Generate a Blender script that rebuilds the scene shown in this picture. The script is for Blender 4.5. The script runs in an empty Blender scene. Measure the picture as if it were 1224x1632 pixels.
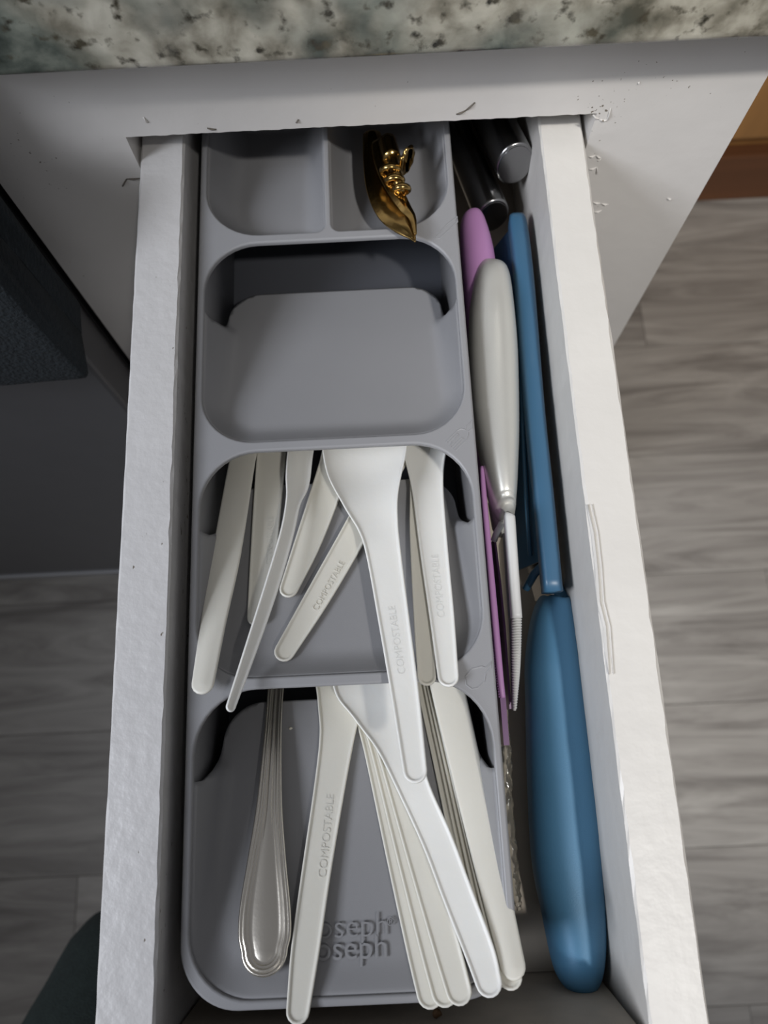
import bpy, bmesh, math, random
import numpy as np
from mathutils import Vector, Matrix
from mathutils.geometry import delaunay_2d_cdt

random.seed(7)
col = bpy.context.scene.collection
scn = bpy.context.scene

# ------------------------------------------------------------------ camera
# world: x right, y into the cabinet, z up; origin = top edge of the drawer side in the plane of the cabinet face
F, CX, CY = 1195., 612., 816.
Dn = np.array([22, 339, F]); Dn = Dn/np.linalg.norm(Dn)
Yc = np.array([-195, -4198, F]); Yc = Yc-Dn*(Yc@Dn); Yc /= np.linalg.norm(Yc)
Xc = np.cross(Dn, Yc); Xc = Xc if Xc[0] > 0 else -Xc
CAM = np.array([0, -0.242, 0.2725])
cd = bpy.data.cameras.new('camera'); cam = bpy.data.objects.new('camera', cd); col.objects.link(cam)
R3 = np.array([Xc, Yc, -Dn])            # rows: world axes in camera coords (x right, y down, z forward)
M = Matrix.Identity(4)
for i in range(3):
    M[i][0] = R3[i][0]; M[i][1] = -R3[i][1]; M[i][2] = -R3[i][2]; M[i][3] = CAM[i]
cam.matrix_world = M
cd.sensor_fit = 'HORIZONTAL'; cd.sensor_width = 36; cd.lens = 36*F/1224; cd.clip_start = .01
cd.dof.use_dof = True; cd.dof.focus_distance = .285; cd.dof.aperture_fstop = 15
scn.camera = cam

# ------------------------------------------------------------------ light
scn.view_settings.view_transform = 'Standard'; scn.view_settings.look = 'None'
scn.view_settings.exposure = 0; scn.view_settings.gamma = 1
w = bpy.data.worlds.new('world'); scn.world = w; w.use_nodes = True
w.node_tree.nodes['Background'].inputs[0].default_value = (.93, .94, 1, 1)
w.node_tree.nodes['Background'].inputs[1].default_value = .16
def area(name, loc, target, size, energy, color, sy=None):
    l = bpy.data.lights.new(name, 'AREA'); l.energy = energy; l.color = color; l.size = size
    if sy: l.shape = 'RECTANGLE'; l.size_y = sy
    o = bpy.data.objects.new(name, l); col.objects.link(o); o.location = loc
    o.rotation_euler = (Vector(target)-Vector(loc)).to_track_quat('-Z', 'Y').to_euler()
    return o
def spot(name, loc, target, energy, color, deg, radius, blend=1):
    l = bpy.data.lights.new(name, 'SPOT'); l.energy = energy; l.color = color; l.spot_size = math.radians(deg); l.spot_blend = blend; l.shadow_soft_size = radius
    o = bpy.data.objects.new(name, l); col.objects.link(o); o.location = loc
    o.rotation_euler = (Vector(target)-Vector(loc)).to_track_quat('-Z', 'Y').to_euler(); return o
spot('ceiling_spot', (.42, -.80, 1.32), (.56, -.06, 0), 70, (1, .965, .92), 52, .04, .62)
win = area('window_light', (-1.02, -.55, .88), (0, -.15, .10), .45, 2.9, (.87, .91, 1)); win.data.spread = math.radians(75)

# ------------------------------------------------------------------ helpers
def ray(px, py):
    r = np.array([px-CX, py-CY, F]); return np.array([r@Xc, r@Yc, -(r@Dn)])
def P(px, py, z=None, y=None):            # pixel -> point at a known height or depth
    d = ray(px, py); t = (z-CAM[2])/d[2] if z is not None else (y-CAM[1])/d[1]
    return Vector(CAM+t*d)
def PT(px, py, a, b):                     # pixel -> point on the inclined plane z = a + b*y
    d = ray(px, py); t = (a+b*CAM[1]-CAM[2])/(d[2]-b*d[1])
    return Vector(CAM+t*d)
def setp(o, label=None, cat=None, group=None, kind=None):
    if label: o['label'] = label
    if cat: o['category'] = cat
    if group: o['group'] = group
    if kind: o['kind'] = kind
    return o
def empty(name, loc, **k):
    o = bpy.data.objects.new(name, None); o.location = loc; o.empty_display_size = .01; col.objects.link(o)
    return setp(o, **k)
def link(name, me, mat, parent=None, smooth=True, **k):
    o = bpy.data.objects.new(name, me); col.objects.link(o)
    if mat and not me.materials: me.materials.append(mat)
    if smooth:
        for p in me.polygons: p.use_smooth = True
    if parent is not None:
        o.parent = parent; o.matrix_parent_inverse = Matrix.Translation(-Vector(parent.location)) if parent.type == 'EMPTY' else Matrix.Identity(4)
    return setp(o, **k)
def mesh(name, vs, fs):
    me = bpy.data.meshes.new(name); me.from_pydata([tuple(v) for v in vs], [], fs); me.update(); return me
def bm_mesh(name, bm):
    bmesh.ops.recalc_face_normals(bm, faces=bm.faces)
    me = bpy.data.meshes.new(name); bm.to_mesh(me); bm.free(); return me
def box(bm, x0, x1, y0, y1, z0, z1, bev=0, seg=2):
    r = bmesh.ops.create_cube(bm, size=1)
    for v in r['verts']:
        v.co = Vector(((x0+x1)/2+v.co.x*(x1-x0), (y0+y1)/2+v.co.y*(y1-y0), (z0+z1)/2+v.co.z*(z1-z0)))
    if bev:
        es = list({e for v in r['verts'] for e in v.link_edges})
        bmesh.ops.bevel(bm, geom=es, offset=bev, segments=seg, affect='EDGES', profile=.6)
def boxobj(name, d, mat, parent=None, bev=.0008, **k):
    bm = bmesh.new(); box(bm, *d, bev=bev); return link(name, bm_mesh(name, bm), mat, parent, smooth=False, **k)
def weighted(o):
    m = o.modifiers.new('wn', 'WEIGHTED_NORMAL'); m.keep_sharp = True
def loft(name, st, mat, parent=None, n=28, pw=2.0, side=None, **k):
    """st: (centre, rx, rz) ; rx across (horizontal), rz up"""
    vs = []; fs = []
    m = len(st)
    for i, (c, rx, rz) in enumerate(st):
        c = Vector(c); a = Vector(st[max(i-1, 0)][0]); b = Vector(st[min(i+1, m-1)][0]); t = (b-a).normalized()
        s = (t.cross(Vector((0, 0, 1))) if side is None else Vector(side)-t*t.dot(Vector(side))).normalized(); u = s.cross(t).normalized()
        for j in range(n):
            an = 2*math.pi*j/n; ca, sa = math.cos(an), math.sin(an)
            vs.append(c+s*rx*math.copysign(abs(ca)**(2/pw), ca)+u*rz*math.copysign(abs(sa)**(2/pw), sa))
    for i in range(m-1):
        for j in range(n):
            fs.append((i*n+j, i*n+(j+1) % n, (i+1)*n+(j+1) % n, (i+1)*n+j))
    fs.append(tuple(range(n))[::-1]); fs.append(tuple((m-1)*n+j for j in range(n)))
    me = mesh(name, vs, fs); bm = bmesh.new(); bm.from_mesh(me); bmesh.ops.recalc_face_normals(bm, faces=bm.faces); bm.to_mesh(me); bm.free()
    return link(name, me, mat, parent, **k)
def crom(pts, n):                         # Catmull-Rom through rows of numbers
    pts = [np.array(p, float) for p in pts]; P_ = [2*pts[0]-pts[1]]+pts+[2*pts[-1]-pts[-2]]; out = []
    for i in range(len(pts)-1):
        p0, p1, p2, p3 = P_[i:i+4]
        for j in range(n):
            t = j/n; out.append(.5*((2*p1)+(p2-p0)*t+(2*p0-5*p1+4*p2-p3)*t*t+(3*p1-p0-3*p2+p3)*t**3))
    out.append(pts[-1]); return out
def strip(name, st, mat, parent=None, style='rim', th=.0013, roll=0, close=8, scale=1.0, **k):
    """utensil body from stations (x,y,z,halfwidth,bowl): rings at set distances from the outline, round at both ends"""
    S = crom(st, 7); n = len(S); cs = [Vector(s[:3]) for s in S]; hw = [s[3] for s in S]; bw = [s[4] for s in S]
    fr = []
    for i in range(n):
        t = (cs[min(i+1, n-1)]-cs[max(i-1, 0)]).normalized(); s = t.cross(Vector((0, 0, 1))).normalized(); u = s.cross(t)
        if roll: s, u = s*math.cos(roll)+u*math.sin(roll), u*math.cos(roll)-s*math.sin(roll)
        fr.append((t, s, u))
    out = []
    for i in range(n): out.append((cs[i]-fr[i][1]*hw[i], i))
    t, s, u = fr[-1]
    for j in range(1, close): a = math.pi*j/close; out.append((cs[-1]+(-s*math.cos(a)+t*math.sin(a))*hw[-1], n-1))
    for i in range(n-1, -1, -1): out.append((cs[i]+fr[i][1]*hw[i], i))
    t, s, u = fr[0]
    for j in range(1, close): a = math.pi*j/close; out.append((cs[0]+(s*math.cos(a)-t*math.sin(a))*hw[0], 0))
    if style == 'rim':   D = [0, .00015, .0004, .0008, .0011, .0016]; H = [-.0003, .0001, .00018, .0001, -.0003, -.0004]; Hc = -.0004
    elif style == 'smooth': D = [0, .0002, .0005, .001, .002]; H = [-.0003, 0, .0002, .0003, .00045]; Hc = .0007
    elif style == 'blade': D = [0, .0003, .0009, .0025, .0030]; H = [-.0002, .0001, .0003, .0013, .0015]; Hc = .0016
    else:                D = [0, .00025, .0008, .0012, .0014, .0016, .0023, .0025, .0027, .0033, .0035, .0037]
    if style == 'thread': H = [-.0006, -.0001, .0003, 0, -.0004, 0, .0001, -.0002, -.0006, -.0002, -.0004, -.0009]; Hc = -.0002
    m = len(out); vs = []; fs = []
    nc = 4; rings = len(D)+nc
    def ringpos(k, p, i):
        c = cs[i]; h = hw[i]; kk = min(1., h/(D[-1]*1.35))
        if k < len(D): t = D[k]*kk/h; z = H[k]*kk
        else:
            q = (k-len(D)+1)/nc; t0 = D[-1]*kk/h; t = t0+(1-t0)*q; z = (H[-1]+(Hc-H[-1])*(1-(1-q)**2))*kk
        z -= bw[i]*(1-(1-t)**2)**1.0
        return p+(c-p)*t, z
    for side in (0, 1):
        for k_ in range(rings):
            for (p, i) in out:
                q, z = ringpos(k_, p, i)
                if side: z = (z if k_ >= len(D) else -bw[i]*0+min(z, H[0] if k_ == 0 else z))-th*min(1, .35+k_*.25)
                vs.append(q+fr[i][2]*z)
    for side in (0, 1):
        o = side*rings*m
        for k_ in range(rings-1):
            for j in range(m):
                q = (o+k_*m+j, o+k_*m+(j+1) % m, o+(k_+1)*m+(j+1) % m, o+(k_+1)*m+j)
                fs.append(q if side else q[::-1])
    for j in range(m): fs.append((j, (j+1) % m, rings*m+(j+1) % m, rings*m+j))
    me = mesh(name, vs, fs); bm = bmesh.new(); bm.from_mesh(me); bmesh.ops.remove_doubles(bm, verts=bm.verts, dist=.00002)
    bmesh.ops.dissolve_degenerate(bm, edges=bm.edges, dist=.00001)
    bmesh.ops.recalc_face_normals(bm, faces=bm.faces); bm.to_mesh(me); bm.free()
    return link(name, me, mat, parent, **k)
def text_mesh(name, s, size, ext, mat, mw, parent, align='LEFT', off=0., **k):
    c = bpy.data.curves.new(name, 'FONT'); c.body = s; c.size = size; c.extrude = ext; c.align_x = align; c.offset = off; c.resolution_u = 4
    t = bpy.data.objects.new(name, c); col.objects.link(t)
    me = bpy.data.meshes.new_from_object(t.evaluated_get(bpy.context.evaluated_depsgraph_get()))
    bpy.data.objects.remove(t); me.transform(mw)
    return link(name, me, mat, parent, smooth=False, **k)
def plate(name, loops, z0, z1, bev, mat, parent, **k):      # flat plate with holes and rounded rims
    c = bpy.data.curves.new(name, 'CURVE'); c.dimensions = '2D'; c.fill_mode = 'BOTH'
    c.extrude = (z1-z0)/2-bev; c.bevel_depth = bev; c.bevel_resolution = 3; c.offset = -bev
    for lp in loops:
        s = c.splines.new('POLY'); s.points.add(len(lp)-1); s.use_cyclic_u = True
        for q, p in zip(s.points, lp): q.co = (p[0], p[1], 0, 1)
    t = bpy.data.objects.new(name, c); col.objects.link(t)
    me = bpy.data.meshes.new_from_object(t.evaluated_get(bpy.context.evaluated_depsgraph_get()))
    bpy.data.objects.remove(t); me.transform(Matrix.Translation((0, 0, (z0+z1)/2)))
    o = link(name, me, mat, parent, smooth=False, **k); return o

# ------------------------------------------------------------------ materials
def srgb(c): return tuple((x/12.92 if x <= .04045 else ((x+.055)/1.055)**2.4) for x in [v/255 for v in c])+(1,)
def mat(name, c, rough=.5, metal=0, bump=0, bscale=200, var=0, vscale=30, coat=0, trans=0, stretch=(1, 1, 1), ior=1.5, sss=0):
    m = bpy.data.materials.new(name); m.use_nodes = True; nt = m.node_tree; b = nt.nodes['Principled BSDF']
    b.inputs['Roughness'].default_value = rough; b.inputs['Metallic'].default_value = metal
    b.inputs['Coat Weight'].default_value = coat; b.inputs['Transmission Weight'].default_value = trans; b.inputs['IOR'].default_value = ior
    if sss: b.inputs['Subsurface Weight'].default_value = sss; b.inputs['Subsurface Scale'].default_value = .002; b.inputs['Subsurface Radius'].default_value = (1, .9, .8)
    tc = nt.nodes.new('ShaderNodeTexCoord'); mp = nt.nodes.new('ShaderNodeMapping'); mp.inputs['Scale'].default_value = stretch
    nt.links.new(tc.outputs['Object'], mp.inputs[0])
    n = nt.nodes.new('ShaderNodeTexNoise'); n.inputs['Scale'].default_value = vscale; n.inputs['Detail'].default_value = 4; nt.links.new(mp.outputs[0], n.inputs[0])
    r = nt.nodes.new('ShaderNodeValToRGB'); c = srgb(c)
    r.color_ramp.elements[0].color = tuple(x*(1-var) for x in c[:3])+(1,); r.color_ramp.elements[1].color = tuple(min(1, x*(1+var)) for x in c[:3])+(1,)
    r.color_ramp.elements[0].position = .3; r.color_ramp.elements[1].position = .7
    nt.links.new(n.outputs[0], r.inputs[0]); nt.links.new(r.outputs[0], b.inputs['Base Color'])
    if bump:
        n2 = nt.nodes.new('ShaderNodeTexNoise'); n2.inputs['Scale'].default_value = bscale; n2.inputs['Detail'].default_value = 3; nt.links.new(mp.outputs[0], n2.inputs[0])
        bp = nt.nodes.new('ShaderNodeBump'); bp.inputs['Strength'].default_value = 1; bp.inputs['Distance'].default_value = bump
        nt.links.new(n2.outputs[0], bp.inputs['Height']); nt.links.new(bp.outputs[0], b.inputs['Normal'])
    return m
def paint(name, c, rough=.35, bump=.0004, bscale=260, speck=.55, chips=(120, 112, 100)):
    """brushed and dabbed gloss paint: low ripples, with rare small chips that show a darker ground"""
    m = mat(name, c, rough, bump=bump, bscale=bscale, var=.03, vscale=25)
    nt = m.node_tree; b = nt.nodes['Principled BSDF']; tc = [n for n in nt.nodes if n.type == 'TEX_COORD'][0]; ramp = [n for n in nt.nodes if n.type == 'VALTORGB'][0]
    mp = nt.nodes.new('ShaderNodeMapping'); mp.inputs['Scale'].default_value = (1, .45, 1); nt.links.new(tc.outputs['Object'], mp.inputs[0])
    v = nt.nodes.new('ShaderNodeTexNoise'); v.inputs['Scale'].default_value = 520; v.inputs['Detail'].default_value = 2; nt.links.new(mp.outputs[0], v.inputs[0])
    v2 = nt.nodes.new('ShaderNodeTexNoise'); v2.inputs['Scale'].default_value = 17; nt.links.new(tc.outputs['Object'], v2.inputs[0])
    ad = nt.nodes.new('ShaderNodeMath'); ad.operation = 'MULTIPLY_ADD'; nt.links.new(v2.outputs[0], ad.inputs[0]); ad.inputs[1].default_value = .45; nt.links.new(v.outputs[0], ad.inputs[2])
    r = nt.nodes.new('ShaderNodeValToRGB'); r.color_ramp.elements[0].position = 1.345-speck; r.color_ramp.elements[1].position = min(1, 1.375-speck)
    sub = nt.nodes.new('ShaderNodeMath'); sub.operation = 'SUBTRACT'; nt.links.new(ad.outputs[0], sub.inputs[0]); sub.inputs[1].default_value = 0.0
    nt.links.new(sub.outputs[0], r.inputs[0])
    mx = nt.nodes.new('ShaderNodeMix'); mx.data_type = 'RGBA'; nt.links.new(r.outputs[0], mx.inputs[0]); nt.links.new(ramp.outputs[0], mx.inputs[6]); mx.inputs[7].default_value = srgb(chips)
    nt.links.new(mx.outputs[2], b.inputs['Base Color'])
    return m
m_side = paint('painted_drawer_wood', (210, 208, 206), .38, .0004, 190, .385)
m_sideR = paint('smooth_painted_wood', (212, 209, 203), .4, .00025, 130, .32)
m_face = paint('painted_cabinet', (216, 213, 209), .42, .0002, 120, .36)
m_org = mat('grey_plastic', (145, 145, 147), .42, bump=.00003, bscale=2500, var=.015)
m_orgdark = mat('dark_plastic', (70, 72, 78), .6)
m_white = mat('bioplastic', (243, 242, 236), .38, bump=.00004, bscale=500, var=.02, sss=.25)
m_white2 = mat('bioplastic_grey', (228, 225, 214), .40, bump=.00004, bscale=500, var=.02, sss=.25)
m_steel = mat('polished_steel', (240, 234, 222), .25, 1, bump=.00003, bscale=900)
m_brush = mat('brushed_steel', (150, 150, 150), .24, 1, bump=.00003, bscale=800, stretch=(1, .05, 1))
m_gold = mat('gold', (172, 142, 88), .2, 1, bump=.0001, bscale=300)
m_silver = mat('silver_paint', (226, 225, 218), .40, .60, bump=.00004, bscale=2500)
m_grey = mat('pale_plastic', (205, 205, 203), .4)
m_blue = mat('blue_rubber', (76, 126, 160), .5, .12, bump=.00006, bscale=2200, var=.05)
m_bluep = mat('blue_plastic', (54, 92, 120), .38)
m_lav = mat('lavender_plastic', (186, 136, 188), .45)
m_lavs = mat('lavender_sheath', (122, 84, 128), .35)
m_clear = mat('clear_plastic', (235, 235, 230), .08, trans=.95, bump=.0006, bscale=350)
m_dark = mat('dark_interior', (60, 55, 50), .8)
m_drawb = mat('drawer_bottom', (176, 166, 152), .6, var=.12, vscale=60, stretch=(1, .1, 1))
m_app = mat('appliance_slate', (98, 98, 100), .35, .3, var=.03)
m_appd = mat('appliance_black', (22, 23, 25), .4)
m_towel = mat('towel_cloth', (24, 31, 35), .95, bump=.0012, bscale=500, var=.25, vscale=400)
m_trous = mat('trouser_cloth', (38, 48, 46), .95, bump=.0008, bscale=900, var=.15, vscale=200)
m_skin = mat('shoe_black', (20, 20, 20), .6)
m_chip = mat('bared_wood', (96, 90, 82), .8)
m_crumb = mat('crumb', (90, 65, 40), .8)
m_crumbw = mat('crumb_white', (225, 220, 205), .8)
m_oak = mat('oak', (188, 138, 82), .4, var=.22, vscale=14, stretch=(1, 1, .12), bump=.0002, bscale=80)
m_oakd = mat('oak_base', (120, 78, 50), .45, var=.2, vscale=20, stretch=(.12, 1, 1))

def granite():
    m = bpy.data.materials.new('granite'); m.use_nodes = True; nt = m.node_tree; b = nt.nodes['Principled BSDF']; b.inputs['Roughness'].default_value = .22
    tc = nt.nodes.new('ShaderNodeTexCoord')
    def noise(s, d, off=0, dist=0):
        mp = nt.nodes.new('ShaderNodeMapping'); mp.inputs['Location'].default_value = (off, off*.7, off*.3); nt.links.new(tc.outputs['Object'], mp.inputs[0])
        n = nt.nodes.new('ShaderNodeTexNoise'); n.inputs['Scale'].default_value = s; n.inputs['Detail'].default_value = d; n.inputs['Distortion'].default_value = dist; nt.links.new(mp.outputs[0], n.inputs[0]); return n
    def ramp(n, st):
        r = nt.nodes.new('ShaderNodeValToRGB'); e = r.color_ramp.elements
        while len(e) < len(st): e.new(.5)
        for k, (p, c) in zip(e, st): k.position = p; k.color = c if len(c) == 4 else srgb(c)
        nt.links.new(n.outputs[0], r.inputs[0]); return r
    def mix(f, a, c):
        x = nt.nodes.new('ShaderNodeMix'); x.data_type = 'RGBA'; nt.links.new(f.outputs[0], x.inputs[0]); nt.links.new(a, x.inputs[6]); nt.links.new(c, x.inputs[7]); return x.outputs[2]
    base = ramp(noise(75, 10, 1.3, .2), [(.30, (84, 82, 70)), (.42, (134, 129, 114)), (.54, (176, 171, 155)), (.70, (208, 204, 188))])
    green = ramp(noise(70, 9, 4, .3), [(.30, (40, 48, 44)), (.48, (92, 98, 90)), (.66, (140, 144, 132))])
    blk = ramp(noise(160, 6, 9), [(.3, (30, 30, 28)), (.7, (92, 86, 70))])
    f1 = ramp(noise(11, 4, 5.13, .5), [(.50, (0, 0, 0, 1)), (.57, (1, 1, 1, 1))])
    f2 = ramp(noise(150, 8, 7), [(.56, (0, 0, 0, 1)), (.66, (1, 1, 1, 1))])
    nt.links.new(mix(f2, mix(f1, base.outputs[0], green.outputs[0]), blk.outputs[0]), b.inputs['Base Color'])
    return m
m_gran = granite()
def floormat(i):
    m = bpy.data.materials.new('laminate'); m.use_nodes = True; nt = m.node_tree; b = nt.nodes['Principled BSDF']; b.inputs['Roughness'].default_value = .5
    tc = nt.nodes.new('ShaderNodeTexCoord'); oi = nt.nodes.new('ShaderNodeObjectInfo')
    ad = nt.nodes.new('ShaderNodeVectorMath'); ad.operation = 'ADD'; nt.links.new(tc.outputs['Object'], ad.inputs[0])
    sc_ = nt.nodes.new('ShaderNodeVectorMath'); sc_.operation = 'SCALE'; sc_.inputs[0].default_value = (7, 9, 3); nt.links.new(oi.outputs['Random'], sc_.inputs['Scale']); nt.links.new(sc_.outputs[0], ad.inputs[1])
    mp = nt.nodes.new('ShaderNodeMapping'); mp.inputs['Scale'].default_value = (2.2, 17, 1); nt.links.new(ad.outputs[0], mp.inputs[0])
    n = nt.nodes.new('ShaderNodeTexNoise'); n.inputs['Scale'].default_value = 1.3; n.inputs['Detail'].default_value = 9; n.inputs['Roughness'].default_value = .62; n.inputs['Distortion'].default_value = 1.6; nt.links.new(mp.outputs[0], n.inputs[0])
    r = nt.nodes.new('ShaderNodeValToRGB'); e = r.color_ramp.elements; e.new(.5)
    for k, (p, c) in zip(e, [(.3, (128, 123, 117)), (.5, (168, 163, 156)), (.72, (198, 194, 186))]): k.position = p; k.color = srgb(c)
    nt.links.new(n.outputs[0], r.inputs[0])
    h = nt.nodes.new('ShaderNodeHueSaturation'); nt.links.new(r.outputs[0], h.inputs['Color'])
    mr = nt.nodes.new('ShaderNodeMapRange'); mr.inputs[3].default_value = .86; mr.inputs[4].default_value = 1.12; nt.links.new(oi.outputs['Random'], mr.inputs[0]); nt.links.new(mr.outputs[0], h.inputs['Value'])
    nt.links.new(h.outputs[0], b.inputs['Base Color'])
    return m
m_floor = floormat(0)

# ================================================================== LARGE STRUCTURE
FLZ = -.80
fl = boxobj('floor', (-1.6, 1.7, -1.2, 1.4, FLZ-.03, FLZ-.006), m_appd, bev=0, kind='structure')
pw, pl = .182, 1.22
for r_ in range(13):
    y0 = -1.134+r_*pw-.0085+.0
    xo = [-.811, -.19, -.42, -.05, -.63, -.30][r_ % 6]
    x = -1.6-((-xo) % pl)
    while x < 1.7:
        xa, xb = max(x, -1.6), min(x+pl, 1.7)
        if xb-xa > .03:
            bm = bmesh.new(); box(bm, -(xb-xa)/2+.0003, (xb-xa)/2-.0003, -pw/2+.0003, pw/2-.0003, -.006, 0, bev=.0004, seg=1)
            o = link('floor_plank', bm_mesh('floor_plank', bm), m_floor, smooth=False)
            o.parent = fl; o.location = ((xa+xb)/2, y0+pw/2, FLZ)
        x += pl

# cabinet with the drawer opening
OX0, OX1, OZ0, OZ1 = -.1023, .0955, -.078, .0147
FX0, FX1, FT = -.1671, .1597, .019
cab = empty('kitchen_cabinet', (0, .25, FLZ), label='grey-white painted narrow base cabinet whose open drawer fills the frame', cat='cabinet')
def face_frame():
    # board with a rectangular opening whose upper edge is slightly uneven from chipped paint
    rnd = random.Random(3); N = 80; bm = bmesh.new()
    xs = [FX0]+[OX0+(OX1-OX0)*i/N for i in range(N+1)]+[FX1]
    top = [OZ1]+[OZ1+(rnd.uniform(-.00022, .00022) if 0 < i < N else 0) for i in range(N+1)]+[OZ1]
    zr = [lambda i: -.70, lambda i: OZ0, lambda i: top[i], lambda i: .0705]
    g = [[[bm.verts.new((x, y, f(i))) for f in zr] for i, x in enumerate(xs)] for y in (0, FT)]
    n = len(xs); hole = lambda i, k: k == 1 and 1 <= i <= N
    for i in range(n-1):
        for k in range(3):
            if hole(i, k): continue
            for s_ in (0, 1):
                q = g[s_]; bm.faces.new((q[i][k], q[i+1][k], q[i+1][k+1], q[i][k+1]))
    # rims
    f, r = g
    for i in range(n-1):
        for k in (0, 3): bm.faces.new((f[i][k], f[i+1][k], r[i+1][k], r[i][k]))
        if 1 <= i <= N:
            for k in (1, 2): bm.faces.new((f[i][k], f[i+1][k], r[i+1][k], r[i][k]))
    for k in range(3):
        for i in (0, n-1): bm.faces.new((f[i][k], f[i][k+1], r[i][k+1], r[i][k]))
    for i in (1, n-2): bm.faces.new((f[i][1], f[i][2], r[i][2], r[i][1]))
    return link('face_frame', bm_mesh('face_frame', bm), m_face, cab, smooth=False)
ff = face_frame()
boxobj('side_panel', (FX0+.001, FX0+.017, FT, .56, -.72, .0705), m_face, cab)
boxobj('side_panel', (FX1-.017, FX1-.001, FT, .56, -.80, .0705), m_face, cab)
boxobj('back_panel', (FX0+.017, FX1-.017, .55, .56, -.72, .0705), m_dark, cab)
boxobj('bottom_panel', (FX0+.017, FX1-.017, FT, .55, -.72, -.70), m_dark, cab)
boxobj('drawer_divider', (FX0+.017, FX1-.017, FT, .55, -.096, -.084), m_dark, cab)
boxobj('toe_kick', (FX0+.001, FX1-.017, .06, .072, -.80, -.72), m_face, cab)
# lifted and cracked paint beside the opening
def flake(pts, y=-.0006):
    bm = bmesh.new()
    for i in range(len(pts)-1):
        a = P(*pts[i], y=0); b = P(*pts[i+1], y=0); d = (b-a).normalized(); nrm = Vector((d.z, 0, -d.x))*.00035
        v = [bm.verts.new(q) for q in (a+nrm, b+nrm, b-nrm, a-nrm)]; vv = [bm.verts.new(q.co+Vector((0, y, 0))) for q in v]
        w1 = bm.verts.new((a+b)/2+Vector((0, -.0009, 0)))
        for k in range(4): bm.faces.new((v[k], v[(k+1) % 4], w1))
    for v in bm.verts: v.co.y -= .0001
    return bm
for pts in ([(945, 183), (955, 190), (968, 192), (973, 172)], [(938, 250), (950, 247), (958, 252), (952, 256)], [(938, 270), (952, 266), (951, 278)],
            [(944, 322), (958, 324), (970, 326)], [(946, 338), (960, 335)], [(727, 182), (742, 176), (757, 163)], [(223, 284), (202, 285), (195, 297)],
            [(1063, 315), (1070, 318)], [(228, 186), (236, 196)], [(330, 204), (345, 206)], [(1016, 132), (1020, 131)], [(472, 196), (476, 190)]):
    bm = flake(pts); link('paint_crack', bm_mesh('paint_crack', bm), m_chip if pts[0][0] in (727, 330, 472, 223) else m_face, cab, smooth=False)

# granite worktop
bm = bmesh.new(); box(bm, -.60, .30, -.026, .62, .0705, .1105, bev=.004, seg=4)
wt = link('worktop', bm_mesh('worktop', bm), m_gran, label='mottled green, cream and black granite worktop across the top edge', cat='worktop')

# appliance to the left of the cabinet
oven = empty('oven', (-.45, .3, FLZ), label='dark grey oven front standing in shadow left of the cabinet', cat='oven')
boxobj('body', (-.75, -.171, .0, .58, -.72, .0700), m_appd, oven)
boxobj('door', (-.75, -.1712, -.030, 0, -.690, -.02), m_app, oven, bev=.003)
boxobj('control_panel', (-.75, -.1712, -.030, 0, -.016, .0690), m_app, oven, bev=.003)
boxobj('kick_plate', (-.75, -.1720, .012, .05, -.80, -.72), m_appd, oven)
boxobj('bottom_trim', (-.75, -.1712, -.033, 0, -.705, -.6915), m_org, oven, bev=.002)
def tube(name, pts, r, mt, parent=None, n=12, **k): return loft(name, [(p, r, r) for p in pts], mt, parent, n, **k)
tube('handle', [(-.70, -.047, .037), (-.145, -.047, .037)], .0065, m_brush, oven)
for hx in (-.68, -.52): boxobj('handle_mount', (hx-.008, hx+.008, -.044, -.029, .031, .043), m_brush, oven)
# towel folded over the handle
def towel():
    prof = []
    zb = -.062; zt = .051
    out = [(-.0640, -.077), (-.0665, -.070), (-.0670, -.02), (-.0645, .036), (-.058, .049), (-.047, .053), (-.036, .049), (-.0300, .036), (-.0318, -.02), (-.0318, -.058), (-.034, -.062)]
    inn = [(-.0466, -.066), (-.0466, .015), (-.0385, .030), (-.0375, .042), (-.047, .0495), (-.0565, .042), (-.0555, .030), (-.0474, .015), (-.0474, -.066)]
    pts = [(p[0], p[1]) for p in crom(out, 4)]+[(p[0], p[1]) for p in crom(inn, 4)]
    xs = [-.149, -.1505, -.155, -.17]+[-.17-.02*i for i in range(1, 16)]
    vs = []; fs = []; n = len(pts)
    for i, x in enumerate(xs):
        for j, (y, z) in enumerate(pts):
            e = [.55, .85, .97, 1][i] if i < 4 else 1
            vs.append((x, -.047+(y+.047)*(.9+.1*e)+.0006*math.sin(x*60+z*20), z+.001*math.sin(x*35)+(.006*(1-e) if z < -.05 else 0)))
    for i in range(len(xs)-1):
        for j in range(n): fs.append((i*n+j, (i+1)*n+j, (i+1)*n+(j+1) % n, i*n+(j+1) % n))
    fs.append(tuple(range(n))); fs.append(tuple((len(xs)-1)*n+j for j in range(n))[::-1])
    return mesh('towel', vs, fs)
link('towel', towel(), m_towel, label='dark blue-black towel hanging on the oven at the left edge', cat='towel')

# oak cabinet in the back right
oc = empty('oak_cabinet', (.95, .75, FLZ), label='warm brown oak cabinet standing on the floor in the upper right corner', cat='cabinet')
boxobj('body', (.35, 1.7, .60, .95, FLZ+.01, .05), m_oak, oc)
boxobj('base_board', (.35, 1.7, .575, .60, FLZ, FLZ+.10), m_oakd, oc, bev=.004)
for i in range(3): boxobj('door', (.37+i*.45, .79+i*.45, .580, .60, FLZ+.13, .02), m_oak, oc, bev=.006)

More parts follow.
